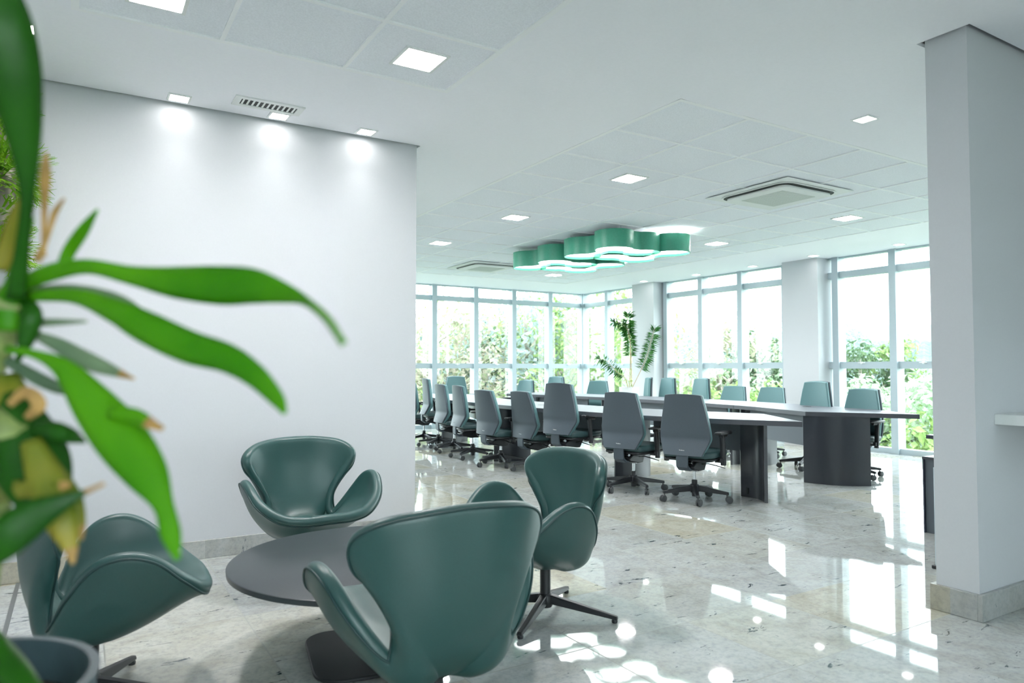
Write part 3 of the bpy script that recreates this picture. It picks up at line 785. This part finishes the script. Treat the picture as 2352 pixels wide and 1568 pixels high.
# ------------------------------------------------------------------ right side: wall counter, desk, cabinet, stand
b = MB(); b.box(3.86, 4.9, 1.0, 1.756, .92, .972)
tag(b.build('wall_counter', 'white', bevel=.003), 'white wall-mounted counter slab at the right edge of the photo', 'counter')
dk = empty('side_desk', (0,0,0), 0, 'side desk with a thin dark top, its corner just left of the right-hand wall end', 'desk')
b = MB(); b.box(4.97, 6.5, 2.05, 2.69, .715, .74); b.build('tabletop', 'blue_edge', dk, bevel=.002)
for x, y in ((6.45, 2.1), (6.45, 2.64)):
    b = MB(); b.box(x-.02, x+.02, y-.02, y+.02, 0, .715); b.build('leg', 'frame', dk)
b = MB(); b.box(5.03, 5.07, 2.07, 2.11, 0, .715); b.build('leg', 'frame', dk)
cb = empty('low_cabinet', (0,0,0), 0, 'low dark cabinet standing on the floor beside the right-hand wall end', 'cabinet')
b = MB(); b.box(5.31, 5.72, 2.38, 2.89, 0.0, .53); b.build('body', 'modesty', cb)
b = MB(); b.box(5.30, 5.73, 2.37, 2.90, .53, .55); b.build('top_board', 'table_edge', cb)
b = MB(); b.box(5.296, 5.31, 2.885, 2.895, 0, .53); b.build('edge_strip', 'blue_edge', cb)
st = empty('metal_stand', (4.42, 2.33, 0), 0, 'slim white metal stand with a rounded head, almost hidden behind the right-hand wall end', 'stand')
b = MB(); b.tube([(0,0,.02), (0,0,.60)], .02, 12); b.build('post', 'frame', st, smooth=40)
b = MB(); b.tube([(-.0,-.02,.60),(-.01,-.02,.64),(.03,-.05,.665),(.12,-.1,.67)], .028, 12); b.build('head', 'white', st, smooth=True)
b = MB(); b.box(-.03, .12, -.12, .03, 0, .02); b.build('foot', 'black_plastic', st, bevel=.004)
b = MB(); b.tube([(.03,-.02,.02), (.03,-.02,.62)], .010, 8); b.build('dark_rod', 'blue_edge', st, smooth=40)

# ------------------------------------------------------------------ plants
def leaf(name, P, W, mat, parent, tip=0, fold=.25, twist=0, tipmat='brown', nseg=6):
    """blade along points P (world) with widths W, folded along its mid rib, really curved in space"""
    A = spline([(*p, w_) for p, w_ in zip(P, W)], nseg); k = len(A); pts = [Vector(a[:3]) for a in A]
    vs = []
    for i in range(k):
        d = (pts[min(i+1,k-1)]-pts[max(i-1,0)]).normalized()
        view = (pts[i]-Vector((0,0,EYE))).normalized()
        side = d.cross(view).normalized(); nr = side.cross(d).normalized()
        a = twist*i/k
        s2 = side*math.cos(a)+nr*math.sin(a); n2 = nr*math.cos(a)-side*math.sin(a)
        w_ = max(float(A[i][3]), .0006)/2
        for u in (-1, -.5, 0, .5, 1):
            vs.append(pts[i]+s2*w_*u+n2*w_*fold*(abs(u)**1.3))
    fs = []; mi = []
    for i in range(k-1):
        for j in range(4): fs.append((i*5+j, i*5+j+1, i*5+6+j, i*5+5+j)); mi.append(1 if tip and i >= (k-1)*(1-tip) else 0)
    b = MB(); b.add(vs, fs); b.mi = mi
    o = b.build(name, [mat, tipmat], parent, smooth=True, fix=False)
    so = o.modifiers.new('thick', 'SOLIDIFY'); so.thickness = .0008
    return o
fp = empty('potted_dragon_plant', tuple(at(-150, 1590, .85)), 0, 'blurred green strap-leaved plant in a tall planter, closest to the camera', 'potted plant')
bx0, by0, bz0 = fp.location
fp.location = (bx0, by0, 0)
def wl(x, y, d): return at(x, y, d)-Vector((bx0, by0, 0))
# planter and canes
b = MB(); b.lathe([(.11, 0), (.115, .01), (.168, .80), (.172, .815), (.160, .815), (.150, .76)], 40); b.build('planter', 'pot_dark', fp, smooth=40)
b = MB(); b.lathe([(.149, .74), (.149, .765)], 32); b.build('soil', 'soil', fp)
b = MB(); b.tube([(0, 0, .75), wl(-60, 1400, .80), wl(-20, 1150, .74), wl(20, 960, .70)], [.022,.02,.018,.02], 12); b.build('cane', 'stem', fp, smooth=True)
b = MB(); b.tube([(.03, .02, .75), wl(-120, 1200, .85), wl(-30, 850, .76), wl(30, 680, .72)], [.020,.018,.016,.018], 12); b.build('cane', 'stem', fp, smooth=True)
# small fruit-like bump on leaves: px lists (x, y, depth, width px)
def pxleaf(rows, mat, tip=0, fold=.25, twist=0, name='leaf', tipmat='brown'):
    P = [Vector(at(x, y, d))-Vector((bx0, by0, 0)) for x, y, d, w_ in rows]; W = [w_/1634*d for x, y, d, w_ in rows]
    # blade is turned to face roughly the viewer side; shift back to local frame
    o = leaf(name, [p+Vector((bx0, by0, 0)) for p in P], W, mat, fp, tip, fold, twist, tipmat)
    o.matrix_parent_inverse = Matrix.Translation((-bx0, -by0, 0))
    return o
pxleaf([(35,690,.70,40),(52,560,.68,28),(62,440,.66,30),(52,300,.64,75),(25,150,.62,120),(-15,10,.61,130),(-60,-120,.62,70)], 'leaf_dark')
pxleaf([(40,660,.72,30),(110,628,.71,40),(200,612,.70,34),(300,632,.69,44),(400,648,.68,74),(500,655,.67,90),(580,657,.66,80),(650,672,.65,48),(700,690,.63,22),(750,730,.58,20),(790,790,.53,16)], 'leaf', fold=.3)
pxleaf([(60,680,.72,24),(170,680,.70,34),(260,712,.68,56),(330,748,.67,74),(430,795,.66,76),(520,822,.65,66),(585,862,.64,52),(635,915,.63,34),(655,950,.62,10)], 'leaf', fold=.3)
pxleaf([(70,672,.74,26),(160,672,.73,40),(250,694,.72,52),(310,720,.71,36),(345,760,.70,10)], 'leaf_grey')
pxleaf([(10,800,.70,16),(85,815,.69,22),(150,850,.68,50),(220,935,.67,96),(280,1010,.66,112),(335,1085,.65,92),(375,1160,.64,44),(392,1225,.63,44),(408,1285,.62,12)], 'leaf', fold=.2)
pxleaf([(250,945,.665,30),(310,955,.66,34),(345,972,.65,24),(375,985,.64,10)], 'leaf', tip=.45)
pxleaf([(70,980,.70,30),(120,990,.69,46),(160,1000,.69,34),(197,1016,.68,5)], 'leaf_dark', fold=.4)
pxleaf([(-60,1300,.60,60),(0,1245,.60,92),(70,1190,.61,84),(140,1155,.62,44),(195,1130,.63,14),(240,1110,.63,8)], 'leaf_dark', tip=.22, fold=.2)
pxleaf([(140,620,.73,22),(160,575,.73,28),(190,530,.72,26),(225,480,.71,5)], 'leaf')
pxleaf([(60,760,.73,12),(130,790,.73,32),(200,828,.72,40),(255,850,.72,26),(310,870,.71,4)], 'leaf_grey', tip=.2)
pxleaf([(20,738,.73,20),(100,740,.73,18),(200,738,.72,6)], 'leaf_grey')
pxleaf([(5,820,.75,20),(70,860,.74,30),(130,890,.73,26),(175,905,.72,6)], 'leaf_grey')
pxleaf([(100,590,.72,10),(102,480,.72,12),(104,400,.71,22),(106,350,.71,6)], 'brown', fold=.1)
pxleaf([(85,600,.72,18),(110,540,.72,10),(125,490,.72,14),(148,455,.71,5)], 'brown', fold=.1)
pxleaf([(20,900,.72,60),(50,980,.70,120),(75,1060,.69,150),(95,1130,.68,120),(110,1200,.68,50)], 'leaf_dark', fold=.15)
pxleaf([(0,860,.73,70),(20,940,.71,110),(30,1020,.70,120),(20,1110,.69,90)], 'leaf_yellow', fold=.15)
pxleaf([(70,1010,.68,40),(110,1110,.67,80),(140,1190,.66,70),(160,1250,.66,36),(168,1295,.66,6)], 'leaf_yellow', tip=.22, fold=.2)
pxleaf([(120,1070,.69,30),(160,1140,.68,46),(180,1200,.68,30),(188,1240,.68,4)], 'leaf_yellow', tip=.3)
pxleaf([(-30,1130,.70,60),(40,1125,.67,40),(110,1120,.67,34),(160,1112,.67,12)], 'leaf_yellow', tip=.2)
pxleaf([(-80,1420,.75,60),(-20,1490,.74,70),(40,1550,.72,60),(100,1620,.70,30)], 'leaf_dark')
pxleaf([(20,760,.71,70),(25,700,.71,60),(40,640,.71,40),(55,560,.72,20),(75,500,.72,6)], 'leaf', fold=.5)
pxleaf([(0,620,.74,30),(25,560,.74,46),(40,500,.73,34),(60,440,.72,8)], 'leaf_yellow', fold=.3)
pxleaf([(30,690,.72,40),(70,720,.71,46),(60,780,.71,34),(40,830,.71,8)], 'leaf_dark', fold=.4)
pxleaf([(60,960,.68,14),(90,930,.68,30),(60,900,.68,26),(20,930,.68,16)], 'brown', fold=.1)

# fern-like foliage on a pale trunk at the left edge
fr = empty('hanging_foliage', (-.36, 4.58, 0), 0, 'tufts of bright green staghorn foliage hanging on a pale stem at the left edge', 'plant')
b = MB(); b.tube([(0,0,HC+.0),(.01,0,2.5),(.035,-.01,2.2),(.03,-.01,1.95),(.0,0,1.72)], [.03,.032,.036,.036,.022], 12); b.build('stem', 'bark', fr, smooth=True)
rnd = random.Random(3)
def staghorn(mb, o, d, ln, w_):
    """forked flat frond"""
    d = d.normalized(); a = Vector((0,0,1)) if abs(d.z) < .8 else Vector((1,0,0)); s = d.cross(a).normalized(); s = (s+Vector((rnd.uniform(-.5,.5),)*3)).normalized(); s = (s-d*s.dot(d)).normalized()
    def strip(p, q, w0, w1): 
        n = (q-p).cross(s).normalized()*.0012
        mb.add([p-s*w0, p+s*w0, q+s*w1, q-s*w1, p-s*w0+n, p+s*w0+n, q+s*w1+n, q-s*w1+n], [(0,1,2,3),(7,6,5,4),(0,4,5,1),(1,5,6,2),(2,6,7,3),(3,7,4,0)])
    m = o+d*ln*.55; strip(o, m, w_*.4, w_*.55)
    for k in (-1, 0, 1):
        e = (d+s*k*.75+Vector((0,0,-.12))).normalized(); q = m+e*ln*.3; strip(m, q, w_*.4, w_*.32)
        for j in (-1, 1):
            e2 = (e+s*j*.7).normalized(); strip(q, q+e2*ln*.17, w_*.28, w_*.04)
for z0, rr_, nn_ in ((2.56,.16,150), (2.22,.22,220), (1.98,.13,90), (1.82,.17,120), (2.40,.10,40)):
    b = MB()
    for i in range(nn_):
        a = rnd.uniform(0, 2*PI); e = rnd.uniform(-.7, .9); d = Vector((math.cos(a)*math.cos(e), math.sin(a)*math.cos(e), math.sin(e)))
        staghorn(b, Vector((0, 0, z0))+d*.04+Vector((0,0,rnd.uniform(-.03,.03))), d, rr_*rnd.uniform(.7,1.1), .011)
    b.build('foliage_tuft', 'fern', fr, fix=False)

# narrow-leaved plant in the white planter beside the far pillar
pp = empty('potted_shrub', (8.98, 10.40, 0), 0, 'narrow-leaved potted shrub in a white planter in front of the far pillar', 'potted plant')
b = MB(); b.lathe([(.14,0),(.145,.01),(.185,.81),(.190,.83),(.178,.83),(.172,.78)], 36); b.build('planter', 'pot_white', pp, smooth=40)
b = MB(); b.lathe([(.171,.76),(.171,.785)], 28); b.build('soil', 'soil', pp)
def pl(x, y): return at(x, y, 13.55)-Vector((8.98, 10.40, 0))
rnd = random.Random(11)
stems = [([(1446,890),(1447,840),(1446,790),(1440,755),(1441,722)], .36, 230, -.03), ([(1443,890),(1436,868),(1418,853),(1395,828),(1375,824)], .30, 130, .05),
         ([(1452,890),(1470,855),(1485,822),(1496,785),(1506,752)], .30, 170, .02), ([(1450,888),(1448,830),(1442,770),(1425,745),(1402,740)], .5, 120, -.08)]
for path, s0, nl, dz in stems:
    P = [pl(x, y)+Vector((0, dz*i/4, 0)) for i, (x, y) in enumerate(path)]; Q = [Vector(q) for q in spline(P, 8)]
    b = MB(); b.tube(Q, [.008-.005*i/len(Q) for i in range(len(Q))], 6); st_ = b.build('stem', 'cane', pp, smooth=True)
    lf = MB()
    for i in range(nl):
        u = (s0+(1-s0)*i/nl)*(len(Q)-1); k = min(int(u), len(Q)-2); p0 = Q[k].lerp(Q[k+1], u-k); d = (Q[k+1]-Q[k]).normalized()
        a = i*2.4; per = Vector((math.cos(a), math.sin(a), rnd.uniform(-.3,.3))); per = (per-d*per.dot(d)).normalized()
        dirn = (per*1.0+d*.35+Vector((0,0,-.25 if i < nl*.85 else .4))).normalized(); ln = rnd.uniform(.12,.20); sd = dirn.cross(Vector((rnd.uniform(-1,1),rnd.uniform(-1,1),.3))).normalized()*.013
        m = p0+dirn*ln*.5; e = p0+dirn*ln+Vector((0,0,-.02)); th = dirn.cross(sd).normalized()*.0012
        lf.add([p0, m+sd, e, m-sd, m+th], [(0,1,4),(1,2,4),(2,3,4),(3,0,4),(0,3,2,1)])
    lf.build('foliage', 'podo', st_, fix=False)

# ------------------------------------------------------------------ outdoors
def outleaf(name, c0, c1): return leafmat(name, c0, c1, .35, .6)
M['o1'] = outleaf('light_green_leaf', (00.143, 00.242, 00.074), (00.267, 00.360, 00.124))  # light green leaf tones
M['o2'] = outleaf('mid_leaf', (000.043, 000.090, 000.041), (000.090, 000.140, 000.059))
M['o3'] = outleaf('blossom_leaf', (00.360, 00.298, 00.254), (00.217, 00.267, 00.143))
M['o4'] = outleaf('hazy_leaf', (00.223, 00.304, 00.279), (00.298, 00.366, 00.335))  # haze is put into this pale grey-green leaf colour
M['o5'] = outleaf('pale_glossy_leaf', (00.198, 00.322, 00.161), (00.415, 00.484, 00.378))
M['ground'] = grain(principled('grass_slope', (.08, .13, .05), .9), .6, .3)
pv = MB(); pv.box(-20, 13.5, -22, 16.5, -4.5, -4.46); M['bounce_slab'] = grain(principled('pale_bounce_slab', (.62, .60, .56), .8), 3, .06)  # unseen pale slab, added to bounce daylight up to the ceiling
struct(pv.build('bounce_slab', 'bounce_slab'))
gr = MB(); gr.box(-60, 150, -60, 150, -4.6, -4.5); struct(gr.build('ground', 'ground'))
rnd = random.Random(21)
def tree(x, y, zb, h, rad, mat, label, group, leafs=1500, ls=.16, trunk=True, crown=.62, seed=0, name='broadleaf_tree'):
    r_ = random.Random(seed*7+3)
    rt = empty(name, (x, y, zb), 0, label, 'tree', group)
    b = MB(); top = Vector((r_.uniform(-.3,.3), r_.uniform(-.3,.3), h*.75))
    b.tube([(0,0,-.1), (.05,0,h*.3), top*.7+Vector((0,0,0)), top], [h*.022, h*.018, h*.012, h*.004], 8)
    ends = []
    for i in range(9):
        a = i*2.4+seed; z0 = h*(.3+.05*i); e = Vector((math.cos(a)*rad*r_.uniform(.5,.85), math.sin(a)*rad*r_.uniform(.5,.85), z0+h*r_.uniform(.1,.22)))
        b.tube([(0,0,z0), e*.5+Vector((0,0,z0*.5+.1)), e], [h*.010, h*.007, h*.003], 6); ends.append(e)
    b.build('trunk', 'bark', rt, smooth=True)
    f = MB(); cl = []
    for i in range(26):
        if i < len(ends): cl.append((ends[i], rad*r_.uniform(.3,.5)))
        else:
            a = r_.uniform(0, 2*PI); q = math.sqrt(r_.random())*rad*.8; zc = h*(1-crown/2)+h*crown*.45*r_.uniform(-1,1)*math.sqrt(max(0,1-(q/rad)**2))
            cl.append((Vector((math.cos(a)*q, math.sin(a)*q, zc)), rad*r_.uniform(.22,.42)))
    for i in range(leafs):
        c, cr_ = cl[r_.randrange(len(cl))]
        d = Vector((r_.gauss(0,1), r_.gauss(0,1), r_.gauss(0,1))).normalized(); p = c+d*cr_*(r_.random()**.33)*Vector((1,1,.75)).length/1.55
        n = (d+Vector((r_.uniform(-1,1), r_.uniform(-1,1), r_.uniform(-.2,1.2)))).normalized()
        u = n.cross(Vector((r_.uniform(-1,1), r_.uniform(-1,1), r_.uniform(-1,1)))).normalized(); v_ = n.cross(u); s = ls*r_.uniform(.6,1.3)
        f.add([p-u*s, p-v_*s*.45+n*s*.15, p+u*s, p+v_*s*.45+n*s*.15], [(0,1,2,3)])
    f.build('crown', mat, rt, fix=False)
    return rt
def polar(px_, d):   # ground position in the direction of a photo column
    v_ = FW*1+RT*((px_-1176)/1634); v_.z = 0; v_ = v_*d; return v_.x, v_.y
GT = 'trees outside the windows'
specs = [ # px column, distance, top pixel y, radius, material, words
 (930, 22, 640, 3.2, 'o3', 'pale blossoming tree beyond the far windows at the white wall edge'),
 (1035, 19, 700, 2.2, 'o3', 'tree with pinkish pale leaves behind the far chairs'),
 (1060, 26, 660, 3.0, 'o1', 'light green tree beyond the second far window'),
 (1120, 21, 755, 1.8, 'o2', 'round green tree beyond the third far window'),
 (1150, 30, 640, 3.0, 'o3', 'tall thin pale tree beyond the third far window'),
 (1212, 20, 610, 2.4, 'o4', 'tall bare-looking tree with a grey trunk in the middle of the far windows'),
 (1300, 24, 640, 3.0, 'o1', 'tall green tree beyond the last far window before the corner'),
 (1375, 20, 620, 2.4, 'o1', 'tall light green tree behind the corner window'),
 (1430, 26, 600, 2.8, 'o4', 'tall grey-green tree behind the potted shrub'),
 (1570, 30, 770, 3.0, 'o3', 'pale flowering tree low in the window right of the far pillar'),
 (1620, 24, 810, 2.6, 'o1', 'green bush-like tree low behind the middle windows'),
 (1655, 22, 740, 2.2, 'o3', 'thin whitish tree in the middle window'),
 (1740, 22, 730, 2.4, 'o5', 'pale green spreading tree left of the nearer pillar'),
 (1780, 22, 735, 1.6, 'o2', 'darker green tree touching the nearer pillar'),
 (1925, 26, 715, 2.6, 'o4', 'hazy pale tree right of the nearer pillar'),
 (1975, 24, 765, 1.5, 'o2', 'round dark green tree in the right window'),
 (2030, 25, 760, 1.1, 'o1', 'pointed light green tree in the right window')]
for i, (pxc, d, ty, rad, mat, lab) in enumerate(specs):
    x, y = polar(pxc, d); top = EYE+(844-ty)/1634*d; zb = -4.5
    tree(x, y, zb, top-zb, rad, mat, lab, GT, 4000, .10, seed=i+1)
# shrubs close to the glass
GS = 'leafy shrubs right outside the right windows'
for i, (pxc, d, ty, rad, mat, lab) in enumerate([
    (2110, 15.0, 838, 1.5, 'o5', 'pale glossy-leaved shrub outside the rightmost window'), (2010, 16.0, 835, 1.3, 'o5', 'pale glossy-leaved shrub behind the chair by the right windows'),
    (1945, 15.5, 905, 1.1, 'o1', 'yellow-green shrub at the foot of the window right of the nearer pillar'), (2190, 14.5, 800, 1.6, 'o5', 'glossy shrub mostly hidden behind the right-hand wall end'),
    (2070, 14.2, 930, 1.2, 'o1', 'low bright green shrub right under the rightmost windows'), (1760, 18, 850, 1.6, 'o1', 'bright green shrub behind the chairs left of the nearer pillar'),
    (1680, 19, 880, 1.4, 'o1', 'green shrub low behind the middle windows'), (1560, 20, 870, 1.6, 'o3', 'pale pink shrub behind the chairs right of the planter')]):
    x, y = polar(pxc, d); top = EYE+(844-ty)/1634*d; zb = -4.5
    tree(x, y, zb, top-zb, rad, mat, lab, GS, 2600, .11, crown=.75, seed=40+i, name='leafy_shrub')
for i, (pxc, d, ty, rad, mat, lab) in enumerate([(985, 17, 850, 1.8, 'o1', 'low green shrub beyond the first far window'), (1130, 17, 870, 1.8, 'o3', 'low pinkish shrub beyond the third far window'), (1240, 18, 860, 1.8, 'o1', 'low green shrub in the middle of the far windows'), (1400, 18, 850, 1.6, 'o1', 'low green shrub behind the corner window')]):
    x, y = polar(pxc, d); top = EYE+(844-ty)/1634*d; zb = -4.5
    tree(x, y, zb, top-zb, rad, mat, lab, 'low shrubs outside the far windows', 2200, .10, crown=.75, seed=60+i, name='leafy_shrub')
# wooded ridge in the distance
def ridge(d0, d1, px0, px1, ytop, mat, seed):
    r_ = random.Random(seed); vs = []; fs = []; n = 90
    for i in range(n+1):
        pxc = px0+(px1-px0)*i/n; t = i/n
        for j, dd in enumerate((d0, (d0+d1)/2, d1, d1+3)):
            x, y = polar(pxc, dd); h = EYE+(844-ytop-10*math.sin(t*9+seed)-6*math.sin(t*23)-r_.uniform(-4,4))/1634*d1
            z = (-4.5, -4.5+(h+4.5)*.6+r_.uniform(-.4,.4), h+r_.uniform(-.3,.3), -4.5)[j]; vs.append((x, y, z))
    for i in range(n):
        for j in range(3): a = i*4+j; fs.append((a, a+4, a+5, a+1))
    b = MB(); b.add(vs, fs); struct(b.build('hill', mat, smooth=False, fix=False))
M['hill1'] = grain(principled('wooded_hill', (.05, .085, .075), .9), .8, .25, 1, .6); M['hill2'] = grain(principled('hazed_far_hill', (.09, .125, .13), .9), .5, .15, 1, .6)  # distance haze is put into these pale bluish hill colours
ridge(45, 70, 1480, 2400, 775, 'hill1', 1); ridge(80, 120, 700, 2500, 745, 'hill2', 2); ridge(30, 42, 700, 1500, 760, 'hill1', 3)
